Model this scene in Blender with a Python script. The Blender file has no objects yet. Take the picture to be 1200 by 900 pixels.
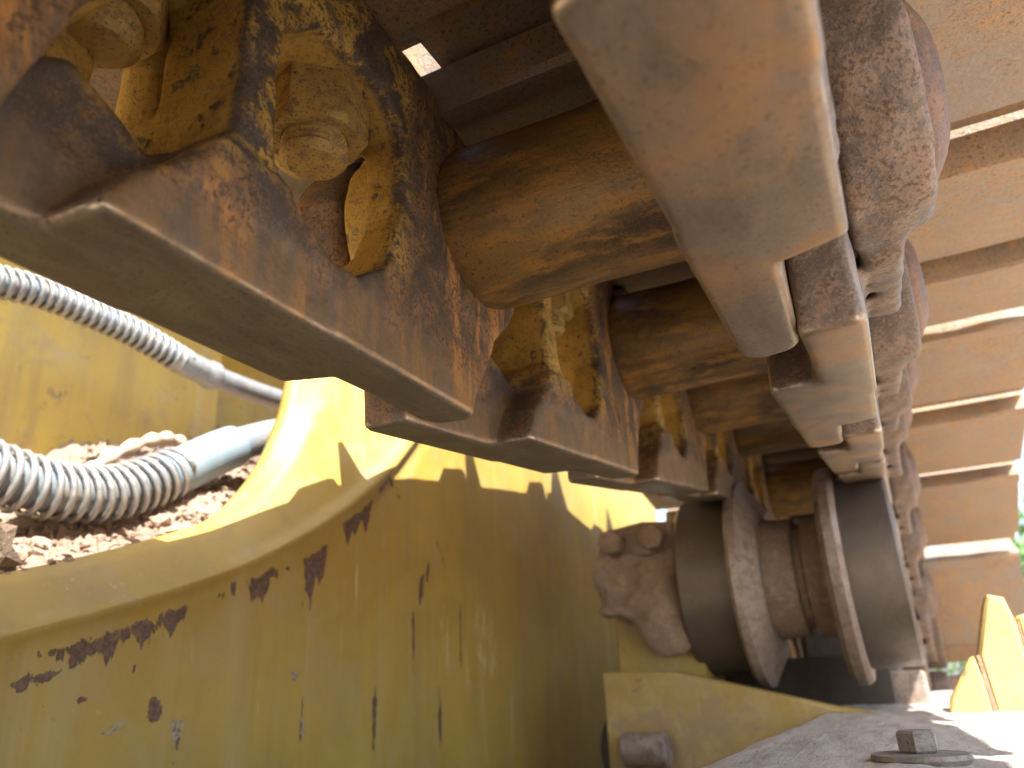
import bpy, math, random
import numpy as np
from mathutils import Vector, Matrix

# ------------------------------------------------------------------ camera, light, exposure
S = 0.1            # one scene unit (the height of the lens below the rails) in metres
ZC = 0.80          # lens height above the ground in metres
sc = bpy.context.scene
COL = sc.collection
def W(X, Y, Z): return Vector((X*S, Y*S, ZC + Z*S))

cam_d = bpy.data.cameras.new('camera')
cam = bpy.data.objects.new('camera', cam_d); COL.objects.link(cam); sc.camera = cam
right = Vector((.89305, .44797, -.04226)); up = Vector((.20103, -.31321, .92816)); fwd = Vector((-.40256, .83739, .36977))
m3 = Matrix((right, up, -fwd)).transposed()
cam.matrix_world = Matrix.Translation(W(0, 0, 0)) @ m3.to_4x4()
cam_d.sensor_width = 36; cam_d.lens = 27.03
cam_d.clip_start = 0.01; cam_d.clip_end = 500
cam_d.dof.use_dof = True; cam_d.dof.focus_distance = 0.285; cam_d.dof.aperture_fstop = 13.0

SUN = Vector((1.0, -0.95, 1.72)).normalized()
wd = bpy.data.worlds.new('World'); sc.world = wd; wd.use_nodes = True
nt = wd.node_tree
sky = nt.nodes.new('ShaderNodeTexSky'); sky.sky_type = 'NISHITA'; sky.sun_disc = False
sky.sun_elevation = math.asin(SUN.z); sky.sun_rotation = math.atan2(SUN.x, SUN.y)
sky.dust_density = 2.0
bg = nt.nodes['Background']; bg.inputs['Strength'].default_value = 0.15
nt.links.new(sky.outputs[0], bg.inputs[0])
sl = bpy.data.lights.new('sun', 'SUN'); sl.energy = 5.0; sl.angle = math.radians(.5); sl.color = (1, .96, .90)
so = bpy.data.objects.new('sun', sl); COL.objects.link(so); so.rotation_euler = SUN.to_track_quat('Z', 'Y').to_euler()
sc.view_settings.view_transform = 'Standard'; sc.view_settings.look = 'None'
sc.view_settings.exposure = 2.0; sc.view_settings.gamma = 1.0
sc.render.engine = 'CYCLES'
sc.cycles.use_denoising = True
sc.cycles.max_bounces = 7; sc.cycles.diffuse_bounces = 5; sc.cycles.glossy_bounces = 3

rng = random.Random(7)
nr = np.random.default_rng(5)

# ------------------------------------------------------------------ materials
class NT:
    def __init__(s, name):
        s.m = bpy.data.materials.new(name); s.m.use_nodes = True
        s.t = s.m.node_tree; s.b = s.t.nodes['Principled BSDF']
        tc = s.t.nodes.new('ShaderNodeTexCoord'); oi = s.t.nodes.new('ShaderNodeObjectInfo')
        s.obj = tc.outputs['Object']
        mul = s.n('ShaderNodeVectorMath', operation='SCALE'); mul.inputs[0].default_value = (7.3, 3.1, 5.7)
        s.t.links.new(oi.outputs['Random'], mul.inputs['Scale'])
        add = s.n('ShaderNodeVectorMath', operation='ADD')
        s.t.links.new(s.obj, add.inputs[0]); s.t.links.new(mul.outputs[0], add.inputs[1])
        s.co = add.outputs[0]; s.rand = oi.outputs['Random']
    def n(s, typ, **kw):
        nd = s.t.nodes.new(typ)
        for k, v in kw.items(): setattr(nd, k, v)
        return nd
    def link(s, a, b): s.t.links.new(a, b)
    def noise(s, scale, detail=6, rough=.6, dist=0., stretch=None):
        nd = s.n('ShaderNodeTexNoise'); nd.inputs['Scale'].default_value = scale
        nd.inputs['Detail'].default_value = detail; nd.inputs['Roughness'].default_value = rough
        nd.inputs['Distortion'].default_value = dist
        co = s.co
        if stretch:
            mp = s.n('ShaderNodeMapping'); mp.inputs['Scale'].default_value = stretch
            s.link(co, mp.inputs[0]); co = mp.outputs[0]
        s.link(co, nd.inputs['Vector']); return nd.outputs[0]
    def voro(s, scale):
        nd = s.n('ShaderNodeTexVoronoi'); nd.inputs['Scale'].default_value = scale
        s.link(s.co, nd.inputs['Vector']); return nd.outputs['Distance']
    def ramp(s, f, lo, hi, a=0., b=1.):
        nd = s.n('ShaderNodeMapRange', interpolation_type='SMOOTHSTEP')
        nd.inputs[1].default_value = lo; nd.inputs[2].default_value = hi
        nd.inputs[3].default_value = a; nd.inputs[4].default_value = b
        s.link(f, nd.inputs[0]); return nd.outputs[0]
    def math(s, op, a, b=None):
        nd = s.n('ShaderNodeMath', operation=op)
        for i, v in enumerate((a, b)):
            if v is None: continue
            if isinstance(v, (int, float)): nd.inputs[i].default_value = v
            else: s.link(v, nd.inputs[i])
        return nd.outputs[0]
    def mix(s, f, a, b):
        nd = s.n('ShaderNodeMix', data_type='RGBA')
        for i, v in ((0, f), (6, a), (7, b)):
            if isinstance(v, (int, float)): nd.inputs[i].default_value = v
            elif isinstance(v, tuple): nd.inputs[i].default_value = v + (1,)
            else: s.link(v, nd.inputs[i])
        return nd.outputs[2]
    def fmix(s, f, a, b):
        nd = s.n('ShaderNodeMix', data_type='FLOAT')
        for i, v in ((0, f), (2, a), (3, b)):
            if isinstance(v, (int, float)): nd.inputs[i].default_value = v
            else: s.link(v, nd.inputs[i])
        return nd.outputs[0]
    def xyz(s, v=None):
        nd = s.n('ShaderNodeSeparateXYZ'); s.link(v or s.obj, nd.inputs[0]); return nd.outputs
    def normal_axis(s, i):
        g = s.n('ShaderNodeTexCoord')
        return s.xyz(g.outputs['Normal'])[i]
    def point(s): return s.n('ShaderNodeNewGeometry').outputs['Pointiness']
    def attr(s, name):
        nd = s.n('ShaderNodeAttribute', attribute_name=name); return nd.outputs['Fac']
    def bump(s, h, dist, strength=1., prev=None):
        nd = s.n('ShaderNodeBump'); nd.inputs['Distance'].default_value = dist; nd.inputs['Strength'].default_value = strength
        s.link(h, nd.inputs['Height'])
        if prev: s.link(prev, nd.inputs['Normal'])
        return nd.outputs[0]
    def done(s, col, rough=.7, metal=0., normal=None, spec=None):
        for nm, v in (('Base Color', col), ('Roughness', rough), ('Metallic', metal)):
            if isinstance(v, tuple): s.b.inputs[nm].default_value = v + (1,)
            elif isinstance(v, (int, float)): s.b.inputs[nm].default_value = v
            else: s.link(v, s.b.inputs[nm])
        if normal: s.link(normal, s.b.inputs['Normal'])
        if spec is not None: s.b.inputs['Specular IOR Level'].default_value = spec
        return s.m

OCHRE = (.56, .35, .075); RUST = (.24, .135, .065); DARK = (.085, .068, .056); ORANGE = (.48, .235, .07)

def mat_link(name, side, worn_col, dark, rust):
    s = NT(name)
    n1 = s.noise(26, 5, .65, .5); n2 = s.noise(120, 5, .7); n3 = s.noise(560, 4, .65); n4 = s.noise(1500, 2, .6)
    nst = s.noise(85, 6, .7, .25, (1, 1, .13))
    sep = s.xyz(); X, Y, Z = sep
    face = s.math('ABSOLUTE', s.normal_axis(0))
    low = s.ramp(s.math('ADD', Z, s.math('MULTIPLY', s.math('SUBTRACT', n1, .5), .05)), -.036, -.060)
    # scaly brown steel
    base = s.mix(s.ramp(s.math('ADD', s.math('MULTIPLY', n2, .55), s.math('MULTIPLY', n1, .45)), .42, .58), dark, rust)
    base = s.mix(s.math('MULTIPLY', s.ramp(n3, .50, .60, 0, .8), s.fmix(low, 1., .35)), base, (.045, .036, .032))
    base = s.mix(s.ramp(n4, .52, .68, 0, .4), base, (.33, .22, .14))
    # rust runs towards the bushing end
    runs = s.math('MULTIPLY', s.ramp(nst, .50, .60, 0, .9), s.math('MAXIMUM', s.ramp(Y, .13, .19), s.ramp(n1, .50, .62, 0, .8)))
    base = s.mix(runs, base, ORANGE if side < 0 else (.21, .13, .085))
    # ochre paint left where nothing rubs: in the windows and high on the web
    if side < 0: 
        inw = s.math('MULTIPLY', s.ramp(Y, .083, .089), s.ramp(Y, .163, .156))
        inn = s.math('MULTIPLY', s.ramp(Y, .034, .050), s.ramp(Z, -.050, -.042))
        deep = s.math('MULTIPLY', s.ramp(X, -1.415*S, -1.455*S), s.math('MAXIMUM', inw, inn))
    else: deep = s.ramp(X, 9., 10.)
    hi = s.math('MULTIPLY', s.math('SUBTRACT', 1., low), s.ramp(Y, .030, .055))
    pm = s.math('MULTIPLY', s.ramp(s.math('ADD', s.math('MULTIPLY', n1, .7), s.math('MULTIPLY', n2, .5)), .54, .62), hi)
    pm = s.math('MULTIPLY', pm, s.ramp(s.math('ADD', Y, s.math('MULTIPLY', s.math('SUBTRACT', n1, .5), .05)), .163, .148))
    pm = s.math('MULTIPLY', s.math('MAXIMUM', pm, s.math('MULTIPLY', deep, s.ramp(s.math('ADD', n2, s.math('MULTIPLY', n1, .5)), .56, .66))), 1. if side < 0 else .0)
    paint = s.mix(s.ramp(n1, .3, .7), (.42, .255, .05), OCHRE)
    col = s.mix(pm, base, paint)
    sp = s.math('ADD', s.math('MULTIPLY', n3, .55), s.math('ADD', s.math('MULTIPLY', n2, .35), s.math('MULTIPLY', n4, .2)))
    col = s.mix(s.math('MULTIPLY', s.ramp(sp, .575, .605, 0, .9), s.fmix(deep, 1., .45)), col, s.mix(s.ramp(n4, .4, .6), (.05, .04, .032), (.13, .075, .04)))
    blot = s.noise(48, 6, .72, .8)
    col = s.mix(s.math('MULTIPLY', s.ramp(blot, .54, .62, 0, .8), s.fmix(deep, 1., .25)), col, s.mix(s.ramp(n3, .4, .6), (.06, .05, .044), (.12, .085, .06)))
    pt = s.ramp(s.math('ADD', s.point(), s.math('MULTIPLY', s.math('SUBTRACT', n2, .5), .08)), .53, .575)
    worn = s.mix(s.ramp(n1, .3, .7), (.36, .30, .24), (.52, .45, .36))
    low2 = s.ramp(Z, -.058, -.078)
    wedge = s.math('MULTIPLY', pt, s.fmix(low2, .06, 1.))
    # side of the rail rubbed smooth just above the running surface
    rub = s.math('MULTIPLY', s.ramp(s.math('ADD', Z, s.math('MULTIPLY', s.math('SUBTRACT', n1, .5), .035)), -.064, -.076, 0, .8), s.ramp(n2, .3, .6, .5, 1.))
    rub = s.math('MULTIPLY', rub, s.ramp(face, .6, .85))
    col = s.mix(rub, col, s.mix(s.ramp(nst, .4, .62), (.25, .195, .14), (.36, .235, .12)))
    col = s.mix(wedge, col, worn)
    # running surface polished by the rollers
    tread = s.ramp(Z, -.0868, -.0880)
    grain = s.noise(110, 5, .65, .1, (1, .3, 1)); patch = s.noise(24, 5, .6, .5)
    tcol = s.mix(s.ramp(grain, .3, .7), worn_col[0], worn_col[1])
    tcol = s.mix(s.ramp(patch, .48, .66, 0, .8), tcol, worn_col[2])
    tcol = s.mix(s.ramp(n3, .56, .66, 0, .55), tcol, (.10, .075, .055))
    tcol = s.mix(s.ramp(n4, .55, .7, 0, .3), tcol, (.40, .32, .24))
    col = s.mix(tread, col, tcol)
    rough = s.fmix(tread, s.fmix(wedge, s.fmix(rub, s.ramp(n2, .3, .7, .48, .8), .40), .27), s.ramp(patch, .3, .7, .34, .52))
    metal = s.fmix(tread, s.math('MAXIMUM', s.math('MULTIPLY', wedge, .9), s.math('MULTIPLY', rub, .5)), .65)
    h = s.math('ADD', s.math('MULTIPLY', n2, .8), s.math('ADD', s.math('MULTIPLY', n3, .6), s.math('MULTIPLY', pm, .3)))
    h = s.math('MULTIPLY', h, s.fmix(low, 1., .4))
    hh = s.fmix(tread, h, s.math('MULTIPLY', s.math('ADD', grain, n3), .08))
    return s.done(col, rough, metal, s.bump(hh, .0010, .9))

def mat_rust(name, cols, scale=1., rough=(.55, .85), metal=0., bump=.0012, speck=.6, stretch=None, vary=None):
    s = NT(name)
    n1 = s.noise(20*scale, 6, .62, .5, stretch); n2 = s.noise(85*scale, 6, .7, .2, stretch); n3 = s.noise(420*scale, 4, .7); n4 = s.noise(1300*scale, 2, .6)
    c = s.mix(s.ramp(n1, .36, .64), cols[0], cols[1])
    c = s.mix(s.ramp(n2, .46, .66), c, cols[2])
    c = s.mix(s.ramp(n3, .54, .66, 0, speck), c, cols[3])
    c = s.mix(s.ramp(n4, .52, .68, 0, speck*.6), c, cols[3])
    c = s.mix(s.ramp(n4, .48, .32, 0, speck*.5), c, cols[2])
    c = s.mix(s.ramp(s.noise(9*scale, 4, .6), .55, .75, 0, .4), c, cols[1])
    if vary:
        c = s.mix(s.math('MULTIPLY', s.ramp(s.noise(13*scale, 5, .65, .6), .42, .60), s.ramp(s.rand, 0., 1., .25, .85)), c, vary)
    h = s.math('ADD', n2, s.math('MULTIPLY', n3, .6))
    return s.done(c, s.ramp(n2, .3, .7, rough[0], rough[1]), metal, s.bump(h, bump, .9))

M = {}
M['link_left'] = mat_link('ochre and rust forged steel', -1, ((.17, .15, .115), (.27, .235, .175), (.21, .16, .105)), DARK, RUST)
M['link_right'] = mat_link('rust brown forged steel', 1, ((.17, .128, .092), (.25, .19, .135), (.33, .185, .085)), (.08, .06, .05), (.19, .13, .095))
M['bushing'] = mat_rust('oily rusted bushing steel', ((.09, .065, .042), (.31, .19, .065), (.42, .22, .055), (.05, .039, .032)), 1.5, (.26, .5), .3, .0005, .6, (.3, 1, 1))
M['shoe'] = mat_rust('tan rusted shoe plate', ((.28, .195, .12), (.23, .17, .12), (.38, .215, .09), (.09, .055, .04)), 1.05, (.5, .78), .15, .0011, .95, None, (.23, .19, .15))
M['pin'] = mat_rust('dark rusted pin steel', ((.12, .08, .065), (.19, .12, .085), (.24, .14, .09), (.05, .038, .033)), 1.5, (.5, .75), .4, .0012, .8)
M['nut'] = mat_rust('painted ochre nut', ((.52, .34, .09), (.44, .28, .07), (.26, .165, .08), (.06, .046, .036)), 2.2, (.45, .75), 0., .00022, .95)
M['roller'] = mat_rust('worn dark roller steel', ((.12, .10, .085), (.155, .13, .105), (.14, .11, .085), (.075, .06, .05)), .8, (.38, .55), .6, .0004, .3)
M['flange'] = mat_rust('pale scuffed roller flange', ((.26, .20, .16), (.36, .29, .24), (.22, .16, .12), (.08, .06, .05)), 1.2, (.5, .75), .4, .0015, .7)
M['mud'] = mat_rust('dried grey brown mud', ((.30, .21, .15), (.24, .16, .11), (.36, .26, .18), (.14, .09, .06)), 1., (.85, .98), 0., .004, .6)
M['dirt'] = mat_rust('dry reddish soil', ((.36, .25, .18), (.27, .175, .115), (.42, .31, .23), (.15, .09, .055)), 1.2, (.9, 1.), 0., .004, .5)
M['dust'] = mat_rust('pale dusty steel', ((.42, .375, .33), (.48, .42, .35), (.34, .30, .255), (.20, .15, .115)), 1.6, (.75, .95), 0., .003, .7, (1, .22, 1))
M['darksteel'] = mat_rust('black steel with painted shade', ((.05, .045, .04), (.08, .065, .05), (.07, .055, .04), (.03, .025, .02)), 1., (.6, .8), .2, .001, .4)  # near-black: the shade of the gap behind the roller is in the colour
M['dustybolt'] = mat_rust('dusty grey bolt steel', ((.17, .155, .14), (.22, .195, .17), (.14, .12, .10), (.08, .065, .05)), 1.5, (.6, .85), .2, .0008, .6)
M['coil'] = mat_rust('galvanised spring wire', ((.36, .38, .39), (.30, .31, .31), (.42, .40, .36), (.30, .19, .10)), 1.5, (.3, .5), .6, .0003, .35)
M['hose'] = mat_rust('grey blue hose cover', ((.15, .19, .22), (.20, .23, .25), (.26, .20, .14), (.15, .10, .06)), 1., (.5, .75), 0., .0006, .4)
M['sleeve'] = mat_rust('pale blue grey sleeve', ((.22, .30, .35), (.19, .27, .32), (.28, .30, .30), (.24, .16, .10)), .8, (.4, .6), .2, .0005, .35)
M['wood'] = mat_rust('dry pale root', ((.50, .38, .26), (.42, .30, .19), (.55, .43, .30), (.25, .16, .10)), 1.6, (.8, .95), 0., .0015, .5)
M['ground'] = mat_rust('sunny pale soil ground', ((.42, .34, .26), (.36, .28, .20), (.48, .39, .30), (.24, .17, .12)), .3, (.9, 1.), 0., .006, .5)
M['bark'] = mat_rust('brown bark', ((.12, .08, .05), (.16, .11, .07), (.10, .07, .05), (.05, .035, .025)), .6, (.85, .95), 0., .004, .5)
M['rock'] = mat_rust('grey stone', ((.30, .29, .28), (.36, .35, .33), (.26, .24, .22), (.15, .14, .13)), .5, (.8, .95), 0., .004, .5)

def mat_yellow(name, dusty=.3, chips=False, base=(.43, .295, .056)):
    s = NT(name)
    n1 = s.noise(7, 5, .6, .6); n2 = s.noise(45, 6, .65, .3); n3 = s.noise(300, 4, .6)
    streak = s.noise(26, 6, .7, .3, (1, 1, .10)); fine = s.noise(140, 5, .7, .2, (1, 1, .05))
    c = s.mix(s.ramp(n1, .3, .7), base, (base[0]*.86, base[1]*.82, base[2]*.9))
    c = s.mix(s.ramp(streak, .48, .70, 0, .6), c, (.29, .205, .075))
    c = s.mix(s.ramp(s.noise(18, 5, .65, .4, (1, 1, .07)), .54, .72, 0, .45), c, (.47, .38, .19))
    c = s.mix(s.ramp(s.noise(11, 6, .7, .8), .52, .70, 0, .45), c, (.37, .29, .15))
    c = s.mix(s.math('MULTIPLY', s.ramp(n2, .45, .75, 0, .8), dusty), c, (.42, .31, .15))
    c = s.mix(s.ramp(fine, .64, .72, 0, .4), c, (.52, .40, .18))
    for rot, th in ((.5, .70), (-.9, .71)):
        mp = s.n('ShaderNodeMapping'); mp.inputs['Rotation'].default_value = (rot, 0, 0); mp.inputs['Scale'].default_value = (1, 1, .03)
        s.link(s.co, mp.inputs[0]); nz = s.n('ShaderNodeTexNoise'); nz.inputs['Scale'].default_value = 170; nz.inputs['Detail'].default_value = 3
        s.link(mp.outputs[0], nz.inputs['Vector'])
        c = s.mix(s.math('MULTIPLY', s.ramp(nz.outputs[0], th-.03, th+.02, 0, .5), s.ramp(n1, .45, .6)), c, (.52, .42, .22))
    c = s.mix(s.ramp(s.noise(95, 7, .8, .4), .60, .68, 0, .35), c, (.26, .18, .07))
    c = s.mix(s.ramp(s.noise(60, 6, .7), .70, .76, 0, .7), c, (.12, .07, .045))
    c = s.mix(s.ramp(n3, .68, .76, 0, .5), c, (.20, .12, .05))
    if not chips:
        c = s.mix(s.ramp(s.noise(22, 7, .72, .6), .50, .62, 0, dusty), c, (.30, .20, .10))
        c = s.mix(s.ramp(s.noise(38, 7, .75, .4), .58, .66, 0, .8), c, (.17, .11, .075))
    h = n2
    if chips:
        a = s.attr('chip')
        rag = s.math('ADD', a, s.math('MULTIPLY', s.math('SUBTRACT', s.noise(110, 7, .78, .5, (1, 1, .45)), .5), 2.8))
        k = s.ramp(rag, .62, .70)
        rc = s.mix(s.ramp(n3, .4, .6), (.10, .055, .04), (.17, .10, .07))
        c = s.mix(k, c, rc)
        g = s.attr('grey'); rg = s.ramp(s.math('ADD', g, s.math('MULTIPLY', s.math('SUBTRACT', s.noise(200, 6, .75), .5), 2.4)), .55, .75)
        c = s.mix(s.math('MULTIPLY', rg, .8), c, s.mix(s.ramp(n3, .45, .6), (.36, .33, .30), (.10, .09, .09)))
        p = s.attr('scuff'); rp = s.ramp(s.math('ADD', p, s.math('MULTIPLY', s.math('SUBTRACT', s.noise(70, 7, .75, .5, (1, 1, .3)), .5), 2.)), .5, .85)
        c = s.mix(s.math('MULTIPLY', rp, .6), c, (.62, .50, .28))
        h = s.math('SUBTRACT', n2, s.math('MULTIPLY', k, 2.))
    return s.done(c, s.ramp(n2, .3, .7, .42, .62), 0., s.bump(h, .0006, .7), .4)
M['panel'] = mat_yellow('scuffed yellow paint', .45, True)
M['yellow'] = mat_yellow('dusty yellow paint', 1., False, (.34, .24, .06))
M['rear'] = mat_yellow('golden yellow paint', .3, False, (.52, .35, .06))  # cleaner, more golden yellow for the recess plates
M['guard'] = mat_yellow('yellow paint with painted sunlight', .2, False, (.56, .42, .13))  # base made whiter, sunlight put into the guard colour

def mat_leaf():
    s = NT('green leaves')
    c = s.mix(s.ramp(s.noise(8, 3), .35, .65), (.05, .12, .025), (.11, .20, .05))
    return s.done(c, .55)
M['leaf'] = mat_leaf()

# ------------------------------------------------------------------ mesh helpers
def mesh(name, v, f, mat, smooth=False, attrs=None):
    me = bpy.data.meshes.new(name)
    me.from_pydata([tuple(p) for p in v], [], [tuple(q) for q in f]); me.update()
    me.materials.append(M[mat] if isinstance(mat, str) else mat)
    if smooth: me.polygons.foreach_set('use_smooth', [True]*len(me.polygons))
    if attrs:
        for k, a in attrs.items():
            at = me.attributes.new(k, 'FLOAT', 'POINT'); at.data.foreach_set('value', np.asarray(a, np.float32))
    return me
def obj(name, me, parent=None, label=None):
    o = bpy.data.objects.new(name, me); COL.objects.link(o)
    if parent: o.parent = parent
    if label: o['label'] = label
    return o
def thing(name, label, cat, group=None, loc=(0, 0, 0), rx=0.):
    o = bpy.data.objects.new(name, None); COL.objects.link(o); o.empty_display_size = .02
    o.location = loc; o.rotation_euler = (rx, 0, 0); o['label'] = label; o['category'] = cat
    if group: o['group'] = group
    return o

def surface_nets(F, mn, h):
    """smooth closed surface of the zero level of F (numpy grid)"""
    ins = F < 0
    nx, ny, nz = F.shape
    c = np.zeros((nx-1, ny-1, nz-1), np.int8)
    corners = [(i, j, k) for i in (0, 1) for j in (0, 1) for k in (0, 1)]
    for i, j, k in corners: c += ins[i:nx-1+i, j:ny-1+j, k:nz-1+k]
    act = (c > 0) & (c < 8)
    idx = -np.ones(act.shape, np.int64); cells = np.argwhere(act); idx[act] = np.arange(len(cells))
    acc = np.zeros((len(cells), 3)); cnt = np.zeros(len(cells))
    vals = {q: F[cells[:, 0]+q[0], cells[:, 1]+q[1], cells[:, 2]+q[2]] for q in corners}
    for a in corners:
        for ax in range(3):
            if a[ax]: continue
            b = list(a); b[ax] = 1; b = tuple(b)
            fa, fb = vals[a], vals[b]; mk = (fa < 0) != (fb < 0)
            t = np.where(mk, fa/np.where(mk, fa-fb, 1), 0)
            p = np.tile(np.array(a, float), (len(cells), 1)); p[:, ax] += t
            acc[mk] += p[mk]; cnt[mk] += 1
    V = (cells + acc/cnt[:, None])*h + np.array(mn)
    faces = []
    for ax in range(3):
        o1, o2 = [(1, 2), (2, 0), (0, 1)][ax]
        sl0 = [slice(None)]*3; sl1 = [slice(None)]*3
        sl0[ax] = slice(0, -1); sl1[ax] = slice(1, None)
        e = np.argwhere(ins[tuple(sl0)] != ins[tuple(sl1)])
        lim = np.array(act.shape)
        ok = (e[:, o1] > 0) & (e[:, o2] > 0) & (e[:, o1] < lim[o1]) & (e[:, o2] < lim[o2])
        e = e[ok]
        def g(d1, d2):
            q = e.copy(); q[:, o1] -= d1; q[:, o2] -= d2
            return idx[q[:, 0], q[:, 1], q[:, 2]]
        quad = np.stack([g(0, 0), g(1, 0), g(1, 1), g(0, 1)], 1)
        flip = ~ins[e[:, 0], e[:, 1], e[:, 2]]
        quad[flip] = quad[flip][:, ::-1]
        faces.append(quad)
    return V, np.concatenate(faces)

def smin(a, b, k):
    h = np.clip(.5 + .5*(b-a)/k, 0, 1); return b*(1-h) + a*h - k*h*(1-h)
def smax(a, b, k): return -smin(-a, -b, k)
def sd_poly(px, py, pts):
    pts = np.array(pts, float); n = len(pts)
    d = np.full(px.shape, 1e9); s = np.ones(px.shape)
    for i in range(n):
        a, b = pts[i], pts[i-1]
        e = b-a; wx, wy = px-a[0], py-a[1]
        t = np.clip((wx*e[0]+wy*e[1])/(e@e), 0, 1)
        d = np.minimum(d, (wx-e[0]*t)**2 + (wy-e[1]*t)**2)
        c1 = py >= a[1]; c2 = py < b[1]; c3 = e[0]*wy > e[1]*wx
        al = c1 & c2 & c3; no = ~c1 & ~c2 & ~c3
        s = np.where(al | no, -s, s)
    return s*np.sqrt(d)
def slab(x, lo, hi): return np.abs(x-(lo+hi)/2) - (hi-lo)/2

def prism(pts, x0, x1, axis=0, bev=0.):
    """polygon pts in the two other axes, extruded along axis; returns verts, faces"""
    n = len(pts); V = []
    def put(x, p):
        q = [0, 0, 0]; q[axis] = x; r = [i for i in range(3) if i != axis]; q[r[0]], q[r[1]] = p; return q
    if bev:
        P = np.array(pts, float); c = P.mean(0)
        ins = []
        for i in range(n):
            a, b, d = P[i-1], P[i], P[(i+1) % n]
            u = (a-b)/np.linalg.norm(a-b); w = (d-b)/np.linalg.norm(d-b); m = u+w
            if np.linalg.norm(m) < 1e-4: m = c-b
            m = m/np.linalg.norm(m)
            # only move towards the inside
            if sd_poly(np.array([b[0]+m[0]*.001]), np.array([b[1]+m[1]*.001]), pts)[0] > 0: m = -m
            ins.append(b + m*bev)
        sg = 1 if x1 > x0 else -1
        for x, PP in ((x0, ins), (x0+bev*sg, P), (x1-bev*sg, P), (x1, ins)):
            V += [put(x, p) for p in PP]
        L = 4
    else:
        for x in (x0, x1): V += [put(x, p) for p in pts]
        L = 2
    F = []
    for l in range(L-1):
        for i in range(n):
            j = (i+1) % n; F.append((l*n+i, l*n+j, (l+1)*n+j, (l+1)*n+i))
    F.append(tuple(range(n))[::-1]); F.append(tuple((L-1)*n+i for i in range(n)))
    return V, F
def lathe(prof, seg=48, axis=0, c=(0, 0, 0), wob=0.):
    """prof: list of (along, radius); closed with caps"""
    V, F = [], []
    for a, r in prof:
        for i in range(seg):
            t = 2*math.pi*i/seg; rr = r*(1 + wob*math.sin(3*t+a*9)*.5 + wob*math.sin(7*t+a*23)*.5)
            q = [0, 0, 0]; q[axis] = a; o = [(1, 2), (2, 0), (0, 1)][axis]
            q[o[0]] = rr*math.cos(t); q[o[1]] = rr*math.sin(t)
            V.append([q[0]+c[0], q[1]+c[1], q[2]+c[2]])
    n = len(prof)
    for l in range(n-1):
        for i in range(seg):
            j = (i+1) % seg; F.append((l*seg+i, l*seg+j, (l+1)*seg+j, (l+1)*seg+i))
    F.append(tuple(range(seg))[::-1]); F.append(tuple((n-1)*seg+i for i in range(seg)))
    return V, F
def tube(pts, rad, seg=12):
    P = [Vector(p) for p in pts]; V, F = [], []
    nrm = None
    for i, p in enumerate(P):
        t = (P[min(i+1, len(P)-1)] - P[max(i-1, 0)]).normalized()
        if nrm is None: nrm = t.orthogonal().normalized()
        nrm = (nrm - t*nrm.dot(t)).normalized(); b = t.cross(nrm)
        r = rad[i] if hasattr(rad, '__len__') else rad
        for k in range(seg):
            a = 2*math.pi*k/seg; V.append(p + (nrm*math.cos(a)+b*math.sin(a))*r)
    for i in range(len(P)-1):
        for k in range(seg):
            j = (k+1) % seg; F.append((i*seg+k, i*seg+j, (i+1)*seg+j, (i+1)*seg+k))
    F.append(tuple(range(seg))[::-1]); F.append(tuple((len(P)-1)*seg+k for k in range(seg)))
    return V, F
def spline(pts, n):
    P = np.array(pts, float); P = np.vstack([2*P[0]-P[1], P, 2*P[-1]-P[-2]]); out = []
    m = len(P)-3
    for q in np.linspace(0, m, n):
        i = min(int(q), m-1); t = q-i; a, b, c, d = P[i:i+4]
        out.append(.5*((2*b)+(-a+c)*t+(2*a-5*b+4*c-d)*t*t+(-a+3*b-3*c+d)*t**3))
    return np.array(out)
def sc_(V): return [(p[0]*S, p[1]*S, p[2]*S) for p in V]     # local units -> metres
def wv(V): return [(p[0]*S, p[1]*S, ZC+p[2]*S) for p in V]   # scene units -> world
def auto_smooth(me, ang=35):
    me.polygons.foreach_set('use_smooth', [True]*len(me.polygons))
    import bmesh
    bm = bmesh.new(); bm.from_mesh(me)
    for e in bm.edges:
        if len(e.link_faces) == 2 and e.calc_face_angle(0) > math.radians(ang): e.smooth = False
    bm.to_mesh(me); bm.free()
def join(*vf):
    V, F = [], []
    for v, f in vf:
        o = len(V); V += [tuple(p) for p in v]; F += [tuple(i+o for i in q) for q in f]
    return V, F
def value_noise(P, scale, seed=0):
    """cheap smooth pseudo noise from sines, P (n,3)"""
    r = np.random.default_rng(seed); out = 0
    for o in range(5):
        for _ in range(3):
            k = r.normal(size=3); k = k/np.linalg.norm(k)*scale*(1.9**o); out = out + np.sin(P @ k + r.uniform(0, 6.28))/(1.7**o)
    return out/5

# ------------------------------------------------------------------ setting: ground, sky beyond
g = nr.random(1)
gx = np.concatenate([np.linspace(-60, -2, 14), np.linspace(-1.8, 6, 60), np.linspace(6.5, 60, 14)])
gy = np.concatenate([np.linspace(-60, -2.5, 12), np.linspace(-2, 10, 80), np.linspace(11, 120, 18)])
GX, GY = np.meshgrid(gx, gy, indexing='ij'); P = np.stack([GX.ravel(), GY.ravel(), 0*GX.ravel()], 1)
P[:, 2] = value_noise(P, 1.6, 3)*.035
ni, nj = GX.shape
F = [(i*nj+j, (i+1)*nj+j, (i+1)*nj+j+1, i*nj+j+1) for i in range(ni-1) for j in range(nj-1)]
gr = obj('ground', mesh('ground', P, F, 'ground', True)); gr['kind'] = 'structure'

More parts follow.
